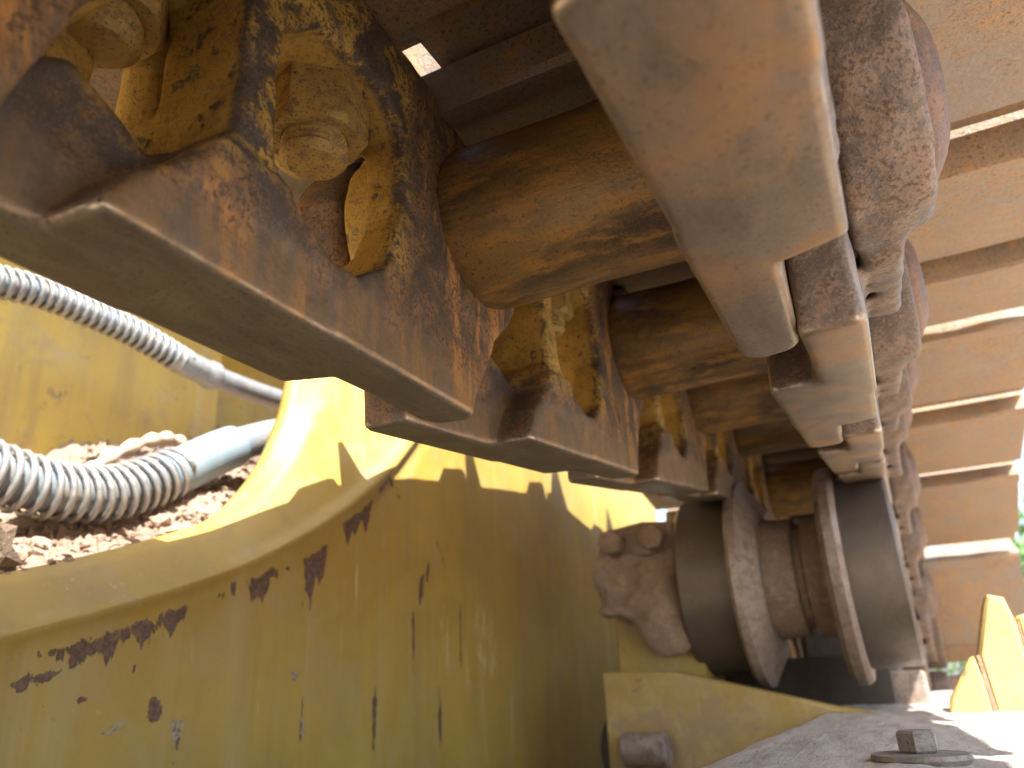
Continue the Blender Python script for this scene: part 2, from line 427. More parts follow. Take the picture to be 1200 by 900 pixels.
# ------------------------------------------------------------------ machine body with the curved yellow panel
Acurve = [(0.2, -.02), (1.4, .13), (2.41, .35), (3.39, .66), (4.07, .93), (4.78, 1.31), (5.44, 1.76), (5.97, 2.26), (6.35, 2.75), (6.6, 3.2), (6.75, 3.7)]
Bcurve = [(0.2, .25), (1.4, .42), (2.59, .71), (3.67, 1.09), (4.1, 1.32), (4.49, 1.77), (4.70, 2.23), (4.77, 2.52), (4.82, 2.9), (4.84, 3.3), (4.85, 3.7)]
ns = 320
A = spline(Acurve, ns); B = spline(Bcurve, ns)
body = thing('machine_body', 'yellow machine side with curved scuffed panel behind the track chain', 'machine body')
V, F, rowlen = [], [], None
rows = []
# wall below the ridge: param rows from bottom (z=-4) to ridge; extra columns to the right of the curve
Yr = np.concatenate([A[:, 0], np.linspace(6.8, 14.5, 170)]); Zr = np.concatenate([A[:, 1], np.full(170, 3.7)])
nrow = 210
tt = np.linspace(0, 1, nrow)**.85
for t in tt:
    z = -3.2 + (Zr+3.2)*t
    d = (Zr-z)
    x = -4.0 + .0*d
    # soft rolled ridge just under the curve
    nrm = np.gradient(A[:, 1])/np.maximum(np.gradient(A[:, 0]), 1e-3); cosn = 1/np.sqrt(1+np.clip(nrm, 0, 9)**2)
    dd = np.concatenate([d[:ns]*cosn, np.full(170, 9.)])
    x = x + .045*np.exp(-(dd/.05)**2) - .012*np.exp(-((dd-.13)/.07)**2)
    rows.append(np.stack([x, Yr, z], 1))
# strip from the ridge back to the edge of the panel
K = 22
for k in range(1, K+1):
    t = k/K
    yz = A*(1-t)+B*t
    x = -4.0 + .045*math.exp(-((t*.45)/.045)**2) - .02*(t > .05) - .30*t - (.12*max(0, t-.80)/.20)
    rr = rows[-1].copy() if False else np.zeros_like(rows[0])
    rr[:ns, 0] = x; rr[:ns, 1:] = yz; rr[ns:] = rows[nrow-1][ns:]
    rr[ns:, 2] += .004*k
    rows.append(rr)
t_end = rows[-1].copy(); t_end[:, 0] -= .10; t_end[:, 2] -= .05; rows.append(t_end)
t_end = t_end.copy(); t_end[:, 2] -= .9; t_end[:ns, 1] += .25; rows.append(t_end)
PV = np.concatenate(rows); nc = len(Yr)
PV[:, 0] += .012*value_noise(PV, 2.2, 9) * (PV[:, 0] > -4.3)
F = [(i*nc+j, i*nc+j+1, (i+1)*nc+j+1, (i+1)*nc+j) for i in range(len(rows)-1) for j in range(nc-1)]
def blob(y, z, ry, rz, rot=0.):
    c, s = math.cos(rot), math.sin(rot); a = PV[:, 1]-y; b = PV[:, 2]-z
    q = ((a*c+b*s)/ry)**2 + ((-a*s+b*c)/rz)**2
    return np.clip(1.15 - .6*q, 0, 1.) * (PV[:, 0] > -4.2)
chip = np.zeros(len(PV)); grey = chip.copy(); scuff = chip.copy()
def strk(y, z0, z1, w): return blob(y, (z0+z1)/2, w, (z1-z0)/2)*.85
zA = np.interp(PV[:, 1], A[:, 0], A[:, 1]); down = zA - PV[:, 2]
jag = lambda k, ph: .5+.5*np.sin(PV[:, 1]*k+ph)*np.sin(PV[:, 1]*k*2.7+ph*2)
for (ya, yb, top, dep, kk, ph) in [(2.62, 3.60, .13, .13, 17, .4), (2.50, 2.80, .24, .05, 23, 1.1), (3.76, 3.84, .12, .09, 60, .2), (3.87, 3.92, .10, .11, 60, 1.), (4.00, 4.34, .13, .16, 14, 2.2), (4.55, 4.84, .20, .30, 19, .7), (5.00, 5.42, .13, .18, 13, 1.7), (5.48, 5.66, .07, .08, 30, 0.)]:
    mid = (ya+yb)/2; e = np.clip((1-np.abs(PV[:, 1]-mid)/((yb-ya)/2))*3., -1, 1)
    bot = top + dep*(.55+.85*jag(kk, ph))*np.clip(e, .2, 1)
    f = np.minimum(np.clip((down-top)/.03, -1, 1), np.clip((bot-down)/.05, -1, 1)); f = np.minimum(f, e)
    chip = np.maximum(chip, np.clip(.50+.42*f, 0, 1)*(f > -.9)*(PV[:, 0] > -4.1))
for a in [(3.37, -.02, .055, .07, 0), (3.56, -.22, .015, .06, 0), (3.36, .38, .012, .08, 0), (3.2, .2, .02, .03, 0), (2.9, .05, .03, .02, 0), (4.4, .9, .02, .02, 0)]:
    chip = np.maximum(chip, blob(*a))
for a in [(6.18, .92, .045, .16, -.15), (6.28, 1.06, .025, .12, -.15)]: chip = np.maximum(chip, blob(*a)*.95)
for a in [(6.05, .2, .7, .022), (3.62, .02, .26, .012), (4.58, .5, .75, .012), (4.64, -.3, .05, .015), (5.5, -.4, .1, .03), (6.9, .1, .8, .02), (6.5, -.5, .1, .03)]: chip = np.maximum(chip, strk(*a))
for a in [(5.75, 1.75, .03, .3, .75), (6.5, 1.3, .02, .22, .6)]: chip = np.maximum(chip, blob(*a)*.62)
for a in [(3.55, -.13, .055, .08, 0), (4.55, .17, .055, .05, 0), (3.13, -.10, .09, .035, .4), (4.64, -.17, .035, .07, 0), (3.5, .93, .12, .02, .3)]: grey = np.maximum(grey, blob(*a)*.8)
for a in [(4.6, .54, .3, .022, .05), (2.9, -.0, .35, .012, -.1), (5.6, 1.25, .18, .02, .5), (5.05, .6, .02, .5, 0), (4.2, .1, .015, .3, 0), (3.35, -.3, .03, .2, 0), (7.4, .5, .3, .5, .2), (5.2, .9, .02, .6, 0), (3.6, .3, .02, .2, 0), (6.6, .45, .12, .45, 0), (7.0, .2, .1, .3, 0)]: scuff = np.maximum(scuff, blob(*a)*.58)
chip = np.maximum(chip, .30*np.exp(-((PV[:, 1]-2.5)/.25)**2)*np.exp(-((PV[:, 2]-.05)/.25)**2))
obj('side_panel', mesh('side_panel', wv(PV), F, 'panel', True, {'chip': chip, 'grey': grey, 'scuff': scuff}), body, 'scuffed yellow panel with rolled ridge and chipped paint')
# recess behind: rear plates, and an unseen plate added above to shade them
def box(x0, x1, y0, y1, z0, z1, bev=.02):
    return prism([(y0, z0), (y1, z0), (y1, z1), (y0, z1)], x0, x1, 0, bev)
for nm, a in (('rear_plate', (-6.7, -6.5, -3, 5.85, -3, 6)), ('rear_plate', (-7.2, -7.0, 5.6, 15, -3, 6)), ('added_shade_plate', (-9.5, -5.12, -6, 15, 4.4, 4.6)), ('floor_plate', (-7.0, -4.6, -3, 15, -.6, -.4))):
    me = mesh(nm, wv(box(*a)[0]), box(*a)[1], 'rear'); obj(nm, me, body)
# end of the body panel towards the camera
me = mesh('top_flange', *(lambda q: (wv(q[0]), q[1]))(box(-4.5, -3.95, 6.72, 14.5, 3.7, 3.78)), 'yellow'); obj('top_flange', me, body)

# soil heaped in the recess
xs = np.linspace(-6.9, -4.42, 110); ys = np.linspace(.2, 9, 300)
XX, YY = np.meshgrid(xs, ys, indexing='ij')
zB = np.interp(YY, B[:, 0], B[:, 1])
zB = np.where(YY > 4.2, 1.40 + .22*(YY-4.2), zB)
HH = zB - .07 + .47*np.clip(-4.5-XX, 0, 9)
Pn = np.stack([XX.ravel(), YY.ravel(), HH.ravel()], 1)
Pn[:, 2] += .07*value_noise(Pn, 3.0, 11) + .045*value_noise(Pn, 11., 12) + .02*nr.normal(size=len(Pn))
h1 = np.exp(-((Pn[:, 0]+4.9)/.28)**2)*np.exp(-((Pn[:, 1]-3.7)/.55)**2); Pn[:, 2] -= .10*h1     # hollow under the hose
nj = len(ys)
F = [(i*nj+j, (i+1)*nj+j, (i+1)*nj+j+1, i*nj+j+1) for i in range(len(xs)-1) for j in range(nj-1)]
VV = [tuple(p) for p in Pn]
def clod(c, r, seed):
    r_ = np.random.default_rng(seed); V = []; n1, n2 = 5, 7
    V.append((0, 0, 1))
    for a in range(1, n1):
        for b in range(n2):
            t = math.pi*a/n1; p = 2*math.pi*(b+.5*(a % 2))/n2
            V.append((math.sin(t)*math.cos(p), math.sin(t)*math.sin(p), math.cos(t)))
    V.append((0, 0, -1)); V = np.array(V); V *= (1+.28*r_.normal(size=(len(V), 1)).clip(-1, 1)); V *= r*np.array([1, 1.2, .8])*r_.uniform(.8, 1.2, 3)
    F = [(0, 1+b, 1+(b+1) % n2) for b in range(n2)]
    for a in range(n1-2):
        for b in range(n2): F.append((1+a*n2+b, 1+(a+1)*n2+b, 1+(a+1)*n2+(b+1) % n2, 1+a*n2+(b+1) % n2))
    e = len(V)-1; F += [(e, 1+(n1-2)*n2+(b+1) % n2, 1+(n1-2)*n2+b) for b in range(n2)]
    return V+np.array(c), F
parts = []
for i in range(3200):
    k = nr.integers(len(Pn)); p = Pn[k]
    if p[0] < -6.2 or p[1] > 6.5: continue
    parts.append(clod(p+np.array([0, 0, .01]), float(nr.choice([.02, .03, .045, .07], p=[.45, .37, .16, .02])), i))
for i in range(420):
    k = nr.integers(len(Pn)); p = Pn[k]
    if p[0] < -6.0 or p[1] > 6.0: continue
    a_, b_ = nr.uniform(0, 6.28), nr.uniform(-.3, .6); L = nr.uniform(.05, .22); w = nr.uniform(.008, .022)
    dv = np.array([math.cos(a_)*math.cos(b_), math.sin(a_)*math.cos(b_), math.sin(b_)])*L
    parts.append(tube([p-dv*.3, p+dv*.3+np.array([0, 0, .02]), p+dv], [w, w*1.2, w*.5], 5))
V, Fc = join((VV, F), *parts)
so_ = obj('soil', mesh('soil', wv(V), Fc, 'dirt', False)); so_['kind'] = 'stuff'; so_['label'] = 'crumbly reddish soil heaped in the recess under the hoses'; so_['category'] = 'soil'

# a dry root and a dark clod in the soil
V, F = tube(spline([(-5.25, 3.55, 1.62), (-5.35, 3.85, 1.86), (-5.45, 4.2, 2.08), (-5.55, 4.5, 2.2), (-5.6, 4.75, 2.2)], 30), [.05+.015*math.sin(i*1.3) for i in range(30)], 10)
o = obj('dry_root', mesh('dry_root', wv(V), F, 'wood', True)); o['label'] = 'pale dry root lying on the soil behind the lower coiled hose'; o['category'] = 'root'
V, F = clod((-4.6, 2.62, .86), .17, 77)
o = obj('soil_clod', mesh('soil_clod', wv(V), F, 'bark', False)); o['label'] = 'dark clod of earth on the soil at the left picture edge'; o['category'] = 'clod'

# ------------------------------------------------------------------ hoses with coiled guards
def helix(path, r, turns, wire, seg=6):
    P = np.array(path); n = turns*16; dist = np.concatenate([[0], np.cumsum(np.linalg.norm(np.diff(P, axis=0), axis=1))])
    out = []; up_ = Vector((1, 0, 0))
    for i in range(n+1):
        s_ = dist[-1]*i/n; p = Vector([np.interp(s_, dist, P[:, k]) for k in range(3)])
        q = Vector([np.interp(min(s_+.02, dist[-1]), dist, P[:, k]) - np.interp(max(s_-.02, 0), dist, P[:, k]) for k in range(3)]).normalized()
        a_ = (up_ - q*up_.dot(q)).normalized(); b_ = q.cross(a_); t = 2*math.pi*turns*i/n
        rr = r*(1+.03*math.sin(i*.37))
        out.append(p + (a_*math.cos(t)+b_*math.sin(t))*rr)
    return tube(out, wire, seg)
h1 = thing('hydraulic_hose', 'thick hose in a wide open wire coil ending in a pale sleeve, lying on soil', 'hose')
p1 = spline([(-5.0, 1.9, 1.56), (-5.0, 2.51, 1.45), (-5.0, 2.83, 1.40), (-5.0, 3.17, 1.38), (-5.0, 3.62, 1.46), (-5.0, 4.11, 1.70), (-5.0, 4.51, 1.96), (-5.0, 4.88, 2.17), (-5.0, 5.29, 2.36)], 90)
split = int(np.argmin(np.abs(p1[:, 1]-4.18))); end = int(np.argmin(np.abs(p1[:, 1]-4.75)))
V, F = tube(p1, .15, 20); obj('hose_tube', mesh('hose_tube', wv(V), F, 'hose', True), h1)
V, F = helix(p1[:split+1], .19, 25, .023); obj('coil_guard', mesh('coil_guard', wv(V), F, 'coil', True), h1)
V, F = tube(p1[split-3:end], [.175+.012*(i > 2) for i in range(end-split+3)], 24); me = mesh('sleeve', wv(V), F, 'sleeve'); auto_smooth(me); obj('sleeve', me, h1, 'smooth pale blue grey end sleeve')
h2 = thing('hydraulic_hose', 'thin hose in a tight wire coil, running behind the near rail above the thicker one', 'hose')
p2 = spline([(-5.4, 1.9, 2.80), (-5.4, 2.43, 2.86), (-5.4, 2.77, 2.90), (-5.4, 3.15, 2.96), (-5.4, 3.84, 2.95), (-5.4, 4.52, 2.87), (-5.4, 4.98, 2.86), (-5.4, 5.68, 2.9), (-5.4, 6.4, 3.0)], 90)
split = int(np.argmin(np.abs(p2[:, 1]-4.45)))
V, F = tube(p2, .085, 16); obj('hose_tube', mesh('hose_tube', wv(V), F, 'hose', True), h2)
V, F = helix(p2[:split+1], .108, 34, .021); obj('coil_guard', mesh('coil_guard', wv(V), F, 'coil', True), h2)
V, F = tube(p2[split-2:split+30], [.115, .12, .12, .12, .12, .12, .12, .12, .135, .135, .135] + [.105]*21, 16); me = mesh('fitting', wv(V), F, 'coil'); auto_smooth(me); obj('fitting', me, h2, 'pale crimped metal fitting')

# ------------------------------------------------------------------ track chain
PT = 2.10
XL, XR = -1.38, -.334          # inner faces of the two rows of rails

def link_mesh(name, side, mat):
    h = .0150
    mn = (-.08, -.62, -.97)
    u = mn[0]+h*np.arange(int(.98/h)); y = mn[1]+h*np.arange(int(3.32/h)); z = mn[2]+h*np.arange(int(1.6/h))
    U, Y, Z = np.meshgrid(u, y, z, indexing='ij')
    U2, Y2 = np.meshgrid(u, y, indexing='ij'); Y3, Z3 = np.meshgrid(y, z, indexing='ij')
    rn = np.sqrt(Y3**2+Z3**2)[None]; rf = np.sqrt((Y3-PT)**2+Z3**2)[None]
    e2 = lambda pts, r=0.: (sd_poly(Y3, Z3, pts)-r)[None]
    # rail seen from below: outer strip at the near end, full width, inner tongue at the far end
    plan = sd_poly(U2, Y2, [(.215, -.32), (.365, -.34), (.365, 1.36), (.19, 1.42), (.165, 1.98), (.14, 2.03), (.06, 2.05), (.03, 2.02), (.03, .40), (.07, .385), (.215, .31), (.205, .15), (.24, .08)])-.025
    rail = smax(plan[:, :, None]*np.ones_like(Z), slab(Z, -.89, -.50), .022)
    bodyA = smax(e2([(.34, -.6), (1.42, -.6), (1.5, .1), (1.62, .48), (.3, .48), (.25, .1)], .03)*np.ones_like(U), slab(U, .02, .395), .05)
    pad = smax(e2([(.20, .32), (1.72, .32), (1.72, .50), (.20, .50)], .02)*np.ones_like(U), slab(U, .0, .74), .05)
    tongue = smax(e2([(1.2, -.86), (2.00, -.86), (2.36, -.26), (2.30, .2), (1.9, .42), (1.2, .5)], .03)*np.ones_like(U), slab(U, .0, .185), .04)
    bossf = smax((rf-.45)*np.ones_like(U), slab(U, .0, .40), .05)
    arm = smax(e2([(1.0, -.45), (1.0, .48), (.1, .42), (-.2, .35), (-.38, .1), (-.30, -.30), (.2, -.50)], .03)*np.ones_like(U), slab(U, .43, .58), .05)
    bossn = smax((rn-.45)*np.ones_like(U), slab(U, .43, .70), .07)
    foot = smax(e2([(-.30, -.86), (.7, -.86), (.8, -.25), (.1, -.40), (-.22, -.45)], .03)*np.ones_like(U), slab(U, .21, .50), .04)
    foot = smax(foot, U-.385 - np.clip((Z+.38)*1.5, 0, .14), .03)
    d = smin(rail, bodyA, .09)
    # recess that clears the boss of the neighbour
    rec = e2([(-.8, -1.1), (.355, -1.1), (.375, -.86), (.47, -.72), (.60, -.60), (.67, -.48), (.69, -.30), (.69, .28), (-.8, .28)])
    d = smax(d, -smax(rec*np.ones_like(U), U-.20, .05), .05)
    d = smin(d, smin(foot, arm, .08), .05)
    d = smin(d, tongue, .03); d = smin(d, pad, .07)
    d = smax(d, -smax((rn-.53)*np.ones_like(U), U-.42, .03), .04)
    # windows
    win = sd_poly(Y3, Z3, [(.88, -.10), (.90, -.42), (.99, -.55), (1.11, -.62), (1.26, -.63), (1.42, -.52), (1.53, -.22), (1.52, .14), (1.40, .25), (1.05, .25), (.90, .10)])
    wd_ = smax(win[None]*np.ones_like(U), U-.405, .03)
    d = smax(d, -wd_, .022)
    win2 = sd_poly(Y3, Z3, [(.20, -.2), (.42, -.38), (.62, -.48), (.72, -.40), (.72, .10), (.66, .26), (.25, .26)])-.02
    d = smax(d, -smax(win2[None]*np.ones_like(U), U-.47, .03), .045)
    win3 = sd_poly(Y3, Z3, [(.60, -.30), (.73, -.35), (.73, .2), (.60, .2)])
    d = smax(d, -smax(win3[None]*np.ones_like(U), U-.9, .03), .04)
    # notch behind the far boss, then the two bosses
    d = smax(d, -smax(smax((rf-.55)*np.ones_like(U), .19-U, .03), Z-.30, .03), .03)
    d = smin(d, bossf, .05); d = smin(d, bossn, .09)
    d = smax(d, -smax((rf-.30)*np.ones_like(U), .02-U-.04, .01), .02)      # bore
    Pq = np.stack([U.ravel(), Y.ravel(), Z.ravel()], 1).astype(np.float32)
    amp = .0025*np.clip((Z+.80)/.2, 0, 1)
    d = d + amp*(np.sin(U*23+Y*17)*np.sin(Z*21-Y*9)+.6*np.sin(Y*41+Z*33+U*29))
    d = smax(d, -.883-Z, .022)
    V, F = surface_nets(d, mn, h)
    if side < 0: V[:, 0] = XL - V[:, 0]; F = F[:, ::-1]
    else: V[:, 0] = XR + V[:, 0]
    return mesh(name, V*S, F, mat, True)

me_left = link_mesh('left link', -1, 'link_left')
me_right = link_mesh('right link', 1, 'link_right')
XC = (XL+XR)/2
prof = [(XL-.30, .30), (XL-.30, .335), (XL+.0, .345), (XL+.03, .355), (XL+.06, .36), (XC-.3, .358), (XC, .352), (XC+.3, .358), (XR-.06, .36), (XR-.03, .355), (XR, .345), (XR+.30, .335), (XR+.30, .30)]
q = lathe(prof, 64); me_bush = mesh('bushing', sc_(q[0]), q[1], 'bushing'); auto_smooth(me_bush)
prof = [(XL-.83, .0), (XL-.83, .20), (XL-.81, .235), (XL-.70, .245), (XR+.70, .245), (XR+.81, .235), (XR+.83, .20), (XR+.83, .0)]
prof = [(XL-.78, .12), (XL-.78, .21), (XL-.765, .25), (XL-.72, .33), (XL-.68, .35), (XR+.68, .35), (XR+.72, .33), (XR+.765, .25), (XR+.78, .21), (XR+.78, .12)]
q = lathe(prof, 48); me_pin = mesh('pin', sc_(q[0]), q[1], 'pin'); auto_smooth(me_pin)
SB = .55     # underside of the shoe above the pin line
sp = [(-.27, -.04), (-.245, -.07), (-.12, -.07), (-.05, -.03), (.05, 0), (1.42, 0), (1.47, .03), (1.52, .16), (1.58, .19), (1.93, .20), (1.94, .27), (1.86, .29), (1.52, .28), (1.40, .14), (.20, .13), (.10, .17), (-.02, .74), (-.06, .75), (-.10, .74), (-.135, .17), (-.25, .15)]
X0, X1 = -3.41, 1.80
# the plate is built in slices so that the worn outline wavers a little
def shoe_mesh():
    n = len(sp); V, F = [], []
    xs = np.sort(np.concatenate([np.linspace(X0, X1, 40), [-1.535, -1.53, -1.405, -1.40, -.315, -.31, -.185, -.18]]))
    for i, x in enumerate(xs):
        for j, (a, b) in enumerate(sp):
            wob = .008*math.sin(x*3.1+j*1.7)+.006*math.sin(x*7.7+j*.9)
            if 13 > j > 7 and (-1.532 < x < -1.403 or -.312 < x < -.183): a -= .24
            V.append((x, a+wob, b+SB+wob*.6))
    for i in range(len(xs)-1):
        for j in range(n): k = (j+1) % n; F.append((i*n+j, i*n+k, (i+1)*n+k, (i+1)*n+j))
    F.append(tuple(range(n))[::-1]); F.append(tuple((len(xs)-1)*n+j for j in range(n)))
    me = mesh('shoe', sc_(V), [f[::-1] for f in F], 'shoe'); auto_smooth(me, 40); return me
me_shoe = shoe_mesh()
# bolt end with thread, and the nut it goes through (axis up, origin at the seat)
pr = [(.0, .115)]
zz = 0.
for i in range(4):
    pr += [(-.24-.026*i, .106), (-.253-.026*i, .124)]
pr += [(-.345, .112), (-.36, .095), (-.362, .03)]
q = lathe(pr, 28, 2); me_bolt = mesh('bolt', sc_(q[0]), [f[::-1] for f in q[1]], 'nut'); auto_smooth(me_bolt, 22)
def nut_mesh():
    R = .195; V, F = [], []
    hexp = [(R*math.cos(math.pi/3*i+.3), R*math.sin(math.pi/3*i+.3)) for i in range(6)]
    ring = []
    for i in range(6):
        a, b = np.array(hexp[i]), np.array(hexp[(i+1) % 6])
        for t in (.0, .06, .3, .5, .7, .94): ring.append(tuple(a*(1-t)+b*t))
    n = len(ring)
    def lay(zf, rf):
        for p in ring:
            r = math.hypot(*p); r2 = min(r, rf); V.append((p[0]/r*r2, p[1]/r*r2, zf(r)))
    lay(lambda r: 0., 1); lay(lambda r: -.25+max(0, (r-  .168))*.55*1.2, 1); lay(lambda r: -.262, .168); lay(lambda r: -.262, .125); lay(lambda r: -.20, .118)
    for l in range(4):
        for i in range(n): j = (i+1) % n; F.append((l*n+i, l*n+j, (l+1)*n+j, (l+1)*n+i))
    me = mesh('nut', sc_(V), [f[::-1] for f in F], 'nut'); auto_smooth(me, 25); return me
me_nut = nut_mesh()

J1 = np.array([2.58, 1.89])
angs = {-6: 92, -5: 90, -4: 86, -3: 66, -2: 44, -1: 26, 0: 14.0, 1: 0.0, 2: 6.6, 3: 8.6, 4: 7.8, 5: -9.5, 6: -10.5, 7: -21, 8: -54, 9: -80, 10: -95}
J = {1: J1}
for k in range(2, 11): a = math.radians(angs[k]); J[k] = J[k-1]+PT*np.array([math.cos(a), math.sin(a)])
for k in range(0, -8, -1): a = math.radians(angs[k+1]); J[k] = J[k+1]-PT*np.array([math.cos(a), math.sin(a)])
where = {-3: 'steep track section at the start of the rear bend, behind the lens', -2: 'slightly tilted track section behind the lens, out of frame', -1: 'level track section directly behind the lens, out of frame',
         0: 'blurred dark track section at the top left corner, nearest to the lens',
         1: 'large foreground track section with polished rails, ochre window and nut',
         2: 'track section just beyond the big foreground one, notched into its rail ends',
         3: 'third track section from the lens, small nut window beside the second bushing',
         4: 'track section leading up onto the carrier roller',
         5: 'track section coming down just past the carrier roller',
         6: 'sixth rusty track section, second one past the carrier roller',
         7: 'track section past the roller where the run starts to bend down',
         8: 'steeply tilted track section with tan shoe facing the lens at far right',
         9: 'grey shaded track section hanging nearly upright at the far end',
         10: 'farthest track section, hanging down below the others in shade'}
for k in range(-3, 11):
    o0 = J[k-1]
    t = thing('track_section', where[k], 'track section', 'sections of the track chain', W(0, o0[0], o0[1]), math.radians(angs[k]))
    obj('link', me_left, t, 'link of the ochre painted row beside the yellow panel'); obj('link', me_right, t, 'link of the rusty row on the open side')
    b = obj('bushing', me_bush, t); b.location = (0, PT*S, 0); b.rotation_euler = (k*1.3, 0, 0)
    p = obj('pin', me_pin, t); p.rotation_euler = (k*.9, 0, 0)
    s_ = obj('track_shoe', me_shoe, t)
    if k in (2, 5, 7): s_.scale = (1, {2: .957, 5: .962, 7: 1.04}[k], 1)
    for side, xi in ((-1, XL), (1, XR)):
        for (uu, yy, rz) in ((.25, 1.31, .1), (.44, .56, .7)):
            bo = obj('bolt', me_bolt, t); bo.location = ((xi+side*uu)*S, yy*S, .295*S); bo.rotation_euler = (.0, .0, rz + k)
            nu = obj('nut', me_nut, bo); nu.rotation_euler = (0, 0, .35)
            if k == 1: bo.rotation_euler = (0, 0, rz)

# ------------------------------------------------------------------ carrier roller and its bracket
RY, RZ, RR = 8.5, .95, .90
cr = thing('carrier_roller', 'dark double flanged carrier roller carrying the chain above the dusty frame', 'roller', None, W(0, RY, RZ))
def part_lathe(nm, prof, mat, parent, label=None, wob=0., c=(0, 0, 0), ang=30):
    q = lathe(prof, 96, 0, c, wob); me = mesh(nm, sc_(q[0]), q[1], mat); auto_smooth(me, ang); return obj(nm, me, parent, label)
part_lathe('tread', [(.04, .5), (.04, RR-.03), (.01, RR), (-.42, RR+.01), (-.42, .5)][::-1], 'roller', cr)
part_lathe('tread', [(-1.46, .5), (-1.46, RR+.01), (-1.96, RR), (-2.0, RR-.04), (-2.0, .5)][::-1], 'roller', cr)
part_lathe('flange', [(-.425, .4), (-.425, 1.02), (-.47, 1.05), (-.56, 1.04), (-.61, .98), (-.62, .4)][::-1], 'flange', cr, 'scuffed flange of the tread on the open side', .006)
part_lathe('flange', [(-1.20, .4), (-1.20, .78), (-1.225, .82), (-1.345, 1.03), (-1.42, 1.04), (-1.455, 1.01), (-1.455, .4)][::-1], 'flange', cr, 'pale scuffed flange of the tread on the machine side', .006)
part_lathe('hub', [(-.615, .62), (-.64, .60), (-.82, .58), (-.84, .50), (-.90, .50), (-.92, .58), (-1.20, .60), (-1.23, .63)][::-1], 'mud', cr, 'dusty hub between the flanges', .02)
part_lathe('shaft', [(.02, .10), (.02, .30), (-2.4, .30), (-2.4, .1)][::-1], 'darksteel', cr)

br = thing('roller_bracket', 'yellow roller bracket with mud caked clamp block and sloping foot', 'bracket')
def wobj(nm, q, mat, par, label=None, ang=30):
    me = mesh(nm, wv(q[0]), q[1], mat); auto_smooth(me, ang); return obj(nm, me, par, label)
wobj('post', prism([(-2.84, -1.2), (-1.90, -1.2), (-1.90, .95), (-2.78, .95)], 8.05, 8.85, 1, .03), 'yellow', br)
wobj('foot_plate', prism([(-2.86, -1.2), (-.45, -1.2), (-.45, -.30), (-.75, -.25), (-1.85, .03), (-2.15, .10), (-2.86, .12)], 7.70, 8.04, 1, .03), 'yellow', br)
wobj('clamp_cap', prism([(-2.88, 1.22), (-1.98, 1.22), (-1.98, 1.56), (-2.35, 1.60), (-2.82, 1.54)], 7.85, 8.9, 1, .05), 'mud', br)
# mud caked clamp block
mnv = (-3.05, 7.5, .1); hh = .03
u_ = mnv[0]+hh*np.arange(40); y_ = mnv[1]+hh*np.arange(50); z_ = mnv[2]+hh*np.arange(46)
Ux, Uy, Uz = np.meshgrid(u_, y_, z_, indexing='ij')
Pm = np.stack([Ux.ravel(), Uy.ravel(), Uz.ravel()], 1)
dd = np.maximum(np.maximum(slab(Ux, -2.86, -1.99), slab(Uy, 7.82, 8.85)), slab(Uz, .72, 1.22))-.04
lump = np.sqrt((Ux+2.25)**2+((Uy-7.85)*1.4)**2+((Uz-.62)*.8)**2)-.22
lump2 = np.sqrt((Ux+2.12)**2+((Uy-7.9)*1.2)**2+((Uz-.42)*.9)**2)-.15
dd = smin(smin(dd, lump, .15), lump2, .12) + (.075*value_noise(Pm, 8., 21) + .03*value_noise(Pm, 19., 22)).reshape(Ux.shape)
V, F = surface_nets(dd, mnv, hh); obj('clamp_block', mesh('clamp_block', wv(V), F, 'mud', True), br, 'clamp block caked in dried mud')
def hexprism(c, r, h, axis, rot=0.):
    pts = [(r*math.cos(math.pi/3*i+rot), r*math.sin(math.pi/3*i+rot)) for i in range(6)]
    V, F = prism(pts, -h/2, h/2, axis, r*.12); return [(p[0]+c[0], p[1]+c[1], p[2]+c[2]) for p in V], F
for x in (-2.66, -2.22): wobj('bolt', hexprism((x, 7.77, 1.40), .13, .18, 1, .2), 'mud', br, None, 50)
# rounded plate and pipe stub by the foot of the bracket
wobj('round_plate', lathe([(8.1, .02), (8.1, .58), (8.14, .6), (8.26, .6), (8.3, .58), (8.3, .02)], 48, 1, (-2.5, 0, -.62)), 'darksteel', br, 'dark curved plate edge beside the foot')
wobj('pipe_stub', lathe([(-2.62, .05), (-2.62, .13), (-2.60, .15), (-2.2, .15), (-2.18, .13), (-2.18, .05)], 28, 0, (-.03, 7.55, -.56)), 'flange', br)
wobj('rear_plate', box(-2.8, -.3, 9.5, 9.7, -1.2, .2), 'darksteel', br)  # added plate in shade-dark colour, closes the gap under the hub

# ------------------------------------------------------------------ track frame top with dust
tf = thing('undercarriage', 'dusty grey steel undercarriage beam under the carrier roller', 'undercarriage')
xs = np.linspace(-.98, 1.15, 70); ys = np.linspace(-1, 15, 260)
XX, YY = np.meshgrid(xs, ys, indexing='ij')
Pn = np.stack([XX.ravel(), YY.ravel(), np.zeros(XX.size)], 1)
Pn[:, 2] = -.30 + .018*value_noise(Pn*np.array([2.2, .5, 1]), 4., 31) + .008*value_noise(Pn*np.array([3, .8, 1]), 13., 32)
edge = np.clip((-.80-Pn[:, 0])/.18, 0, 1); Pn[:, 2] -= .10*edge**2 - .03*edge*value_noise(Pn, 9., 33)
edge = np.clip((Pn[:, 0]-.95)/.2, 0, 1); Pn[:, 2] -= .10*edge**2
Pn[:, 0] += .05*edge*0
nj = len(ys); ni = len(xs); VV = [tuple(p) for p in Pn]
F = [(i*nj+j, (i+1)*nj+j, (i+1)*nj+j+1, i*nj+j+1) for i in range(ni-1) for j in range(nj-1)]
b0 = len(VV)
for i in (0, ni-1):
    for j in range(nj): p = VV[i*nj+j]; VV.append((p[0], p[1], -4.5))
F += [(b0+j, j, j+1, b0+j+1)[::-1] for j in range(nj-1)]
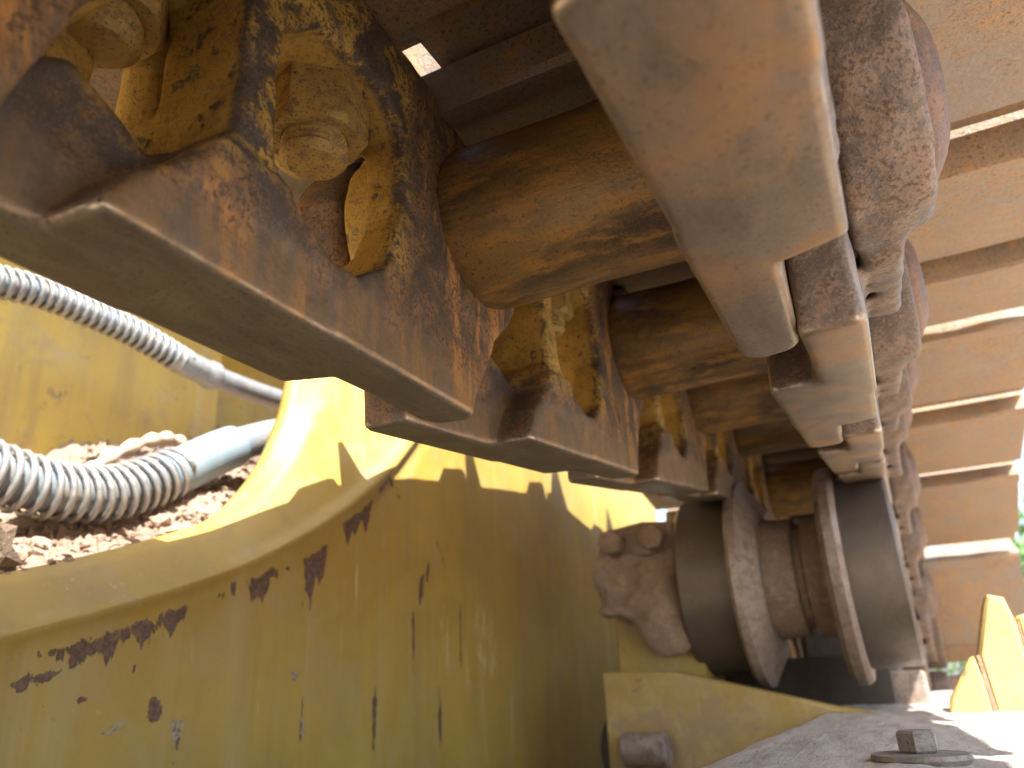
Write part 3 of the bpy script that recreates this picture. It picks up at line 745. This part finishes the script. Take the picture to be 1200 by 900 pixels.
F += [((ni-1)*nj+j, b0+nj+j, b0+nj+j+1, (ni-1)*nj+j+1) for j in range(nj-1)]
obj('frame_box', mesh('frame_box', wv(VV), F, 'dust', True), tf)
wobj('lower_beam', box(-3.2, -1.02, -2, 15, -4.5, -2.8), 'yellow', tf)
wobj('bolt', hexprism((-.07, 3.42, -.235), .072, .075, 2, .4), 'dustybolt', tf, 'dark hex bolt on a wide washer', 20)
wobj('washer', lathe([(-.31, .02), (-.31, .16), (-.29, .17), (-.275, .165), (-.272, .02)], 40, 2, (-.07, 3.42, 0)), 'dustybolt', tf)
wobj('shade_filler_box', box(-1.25, -.25, 10.3, 12.6, -.45, .75, .06), 'darksteel', tf, 'black box added for the shaded gap behind the roller')  # added box, stands in for the dark gap behind the roller
wobj('rear_stop', box(-.38, .02, 9.6, 10.2, -.5, .02, .04), 'flange', tf)

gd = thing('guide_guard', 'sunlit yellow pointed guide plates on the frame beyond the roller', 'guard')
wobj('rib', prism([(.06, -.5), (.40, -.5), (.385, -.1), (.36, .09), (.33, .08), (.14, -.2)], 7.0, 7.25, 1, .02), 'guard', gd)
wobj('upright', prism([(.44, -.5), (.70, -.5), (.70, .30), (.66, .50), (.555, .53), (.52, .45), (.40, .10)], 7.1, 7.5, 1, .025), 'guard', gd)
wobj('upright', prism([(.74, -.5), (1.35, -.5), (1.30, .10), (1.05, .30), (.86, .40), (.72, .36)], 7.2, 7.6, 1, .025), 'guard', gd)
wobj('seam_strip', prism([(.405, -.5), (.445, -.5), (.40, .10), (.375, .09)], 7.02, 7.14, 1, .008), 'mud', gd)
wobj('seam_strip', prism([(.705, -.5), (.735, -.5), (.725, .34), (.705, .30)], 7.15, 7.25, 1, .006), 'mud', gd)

# ------------------------------------------------------------------ far background at the right edge
def shrub(c, r, hgt, n, seed, label):
    t = thing('shrub', label, 'shrub', 'shrubs beyond the machine', (c[0], c[1], 0))
    r_ = np.random.default_rng(seed)
    V, F = tube([(0, 0, -.1), (.05, .02, hgt*.3), (0, .05, hgt*.65)], [.06, .045, .02], 8)
    for i in range(6):
        a = r_.uniform(0, 6.28); q = tube([(.03, .02, hgt*(.2+.06*i)), (math.cos(a)*r*.4, math.sin(a)*r*.4, hgt*(.4+.07*i)), (math.cos(a)*r*.75, math.sin(a)*r*.75, hgt*(.5+.08*i))], [.03, .02, .008], 6)
        V, F = join((V, F), q)
    obj('stem', mesh('stem', V, F, 'bark', True), t)
    ctr = r_.normal(size=(26, 3)); ctr /= np.linalg.norm(ctr, axis=1)[:, None]; ctr *= r_.uniform(.35, .95, (26, 1)); ctr *= np.array([r, r, hgt*.45]); ctr[:, 2] += hgt*.58
    V, F = [], []
    for i in range(n):
        c0 = ctr[r_.integers(26)] + r_.normal(size=3)*r*.20
        a = Vector(r_.normal(size=3)).normalized(); b = a.orthogonal().normalized(); L = r_.uniform(.05, .11)
        p = Vector(c0); k = len(V)
        V += [tuple(p), tuple(p+a*L*.5+b*L*.28), tuple(p+a*L), tuple(p+a*L*.5-b*L*.28)]; F.append((k, k+1, k+2, k+3))
    obj('foliage', mesh('foliage', V, F, 'leaf'), t)
shrub((1.15, 7.2), .95, 2.3, 5000, 1, 'nearest green shrub beyond the far end of the track')
shrub((2.6, 8.6), 1.2, 2.6, 5000, 2, 'green shrub farther right behind the nearest one')
shrub((-.2, 9.8), 1.2, 2.2, 4000, 3, 'green shrub standing behind the far end of the track')
V, F = clod((0, 0, .12), .28, 5)
o = obj('boulder', mesh('boulder', V, F, 'rock', True)); o.location = (.95, 5.6, 0.15); o['label'] = 'grey boulder on the ground before the shrubs'; o['category'] = 'boulder'
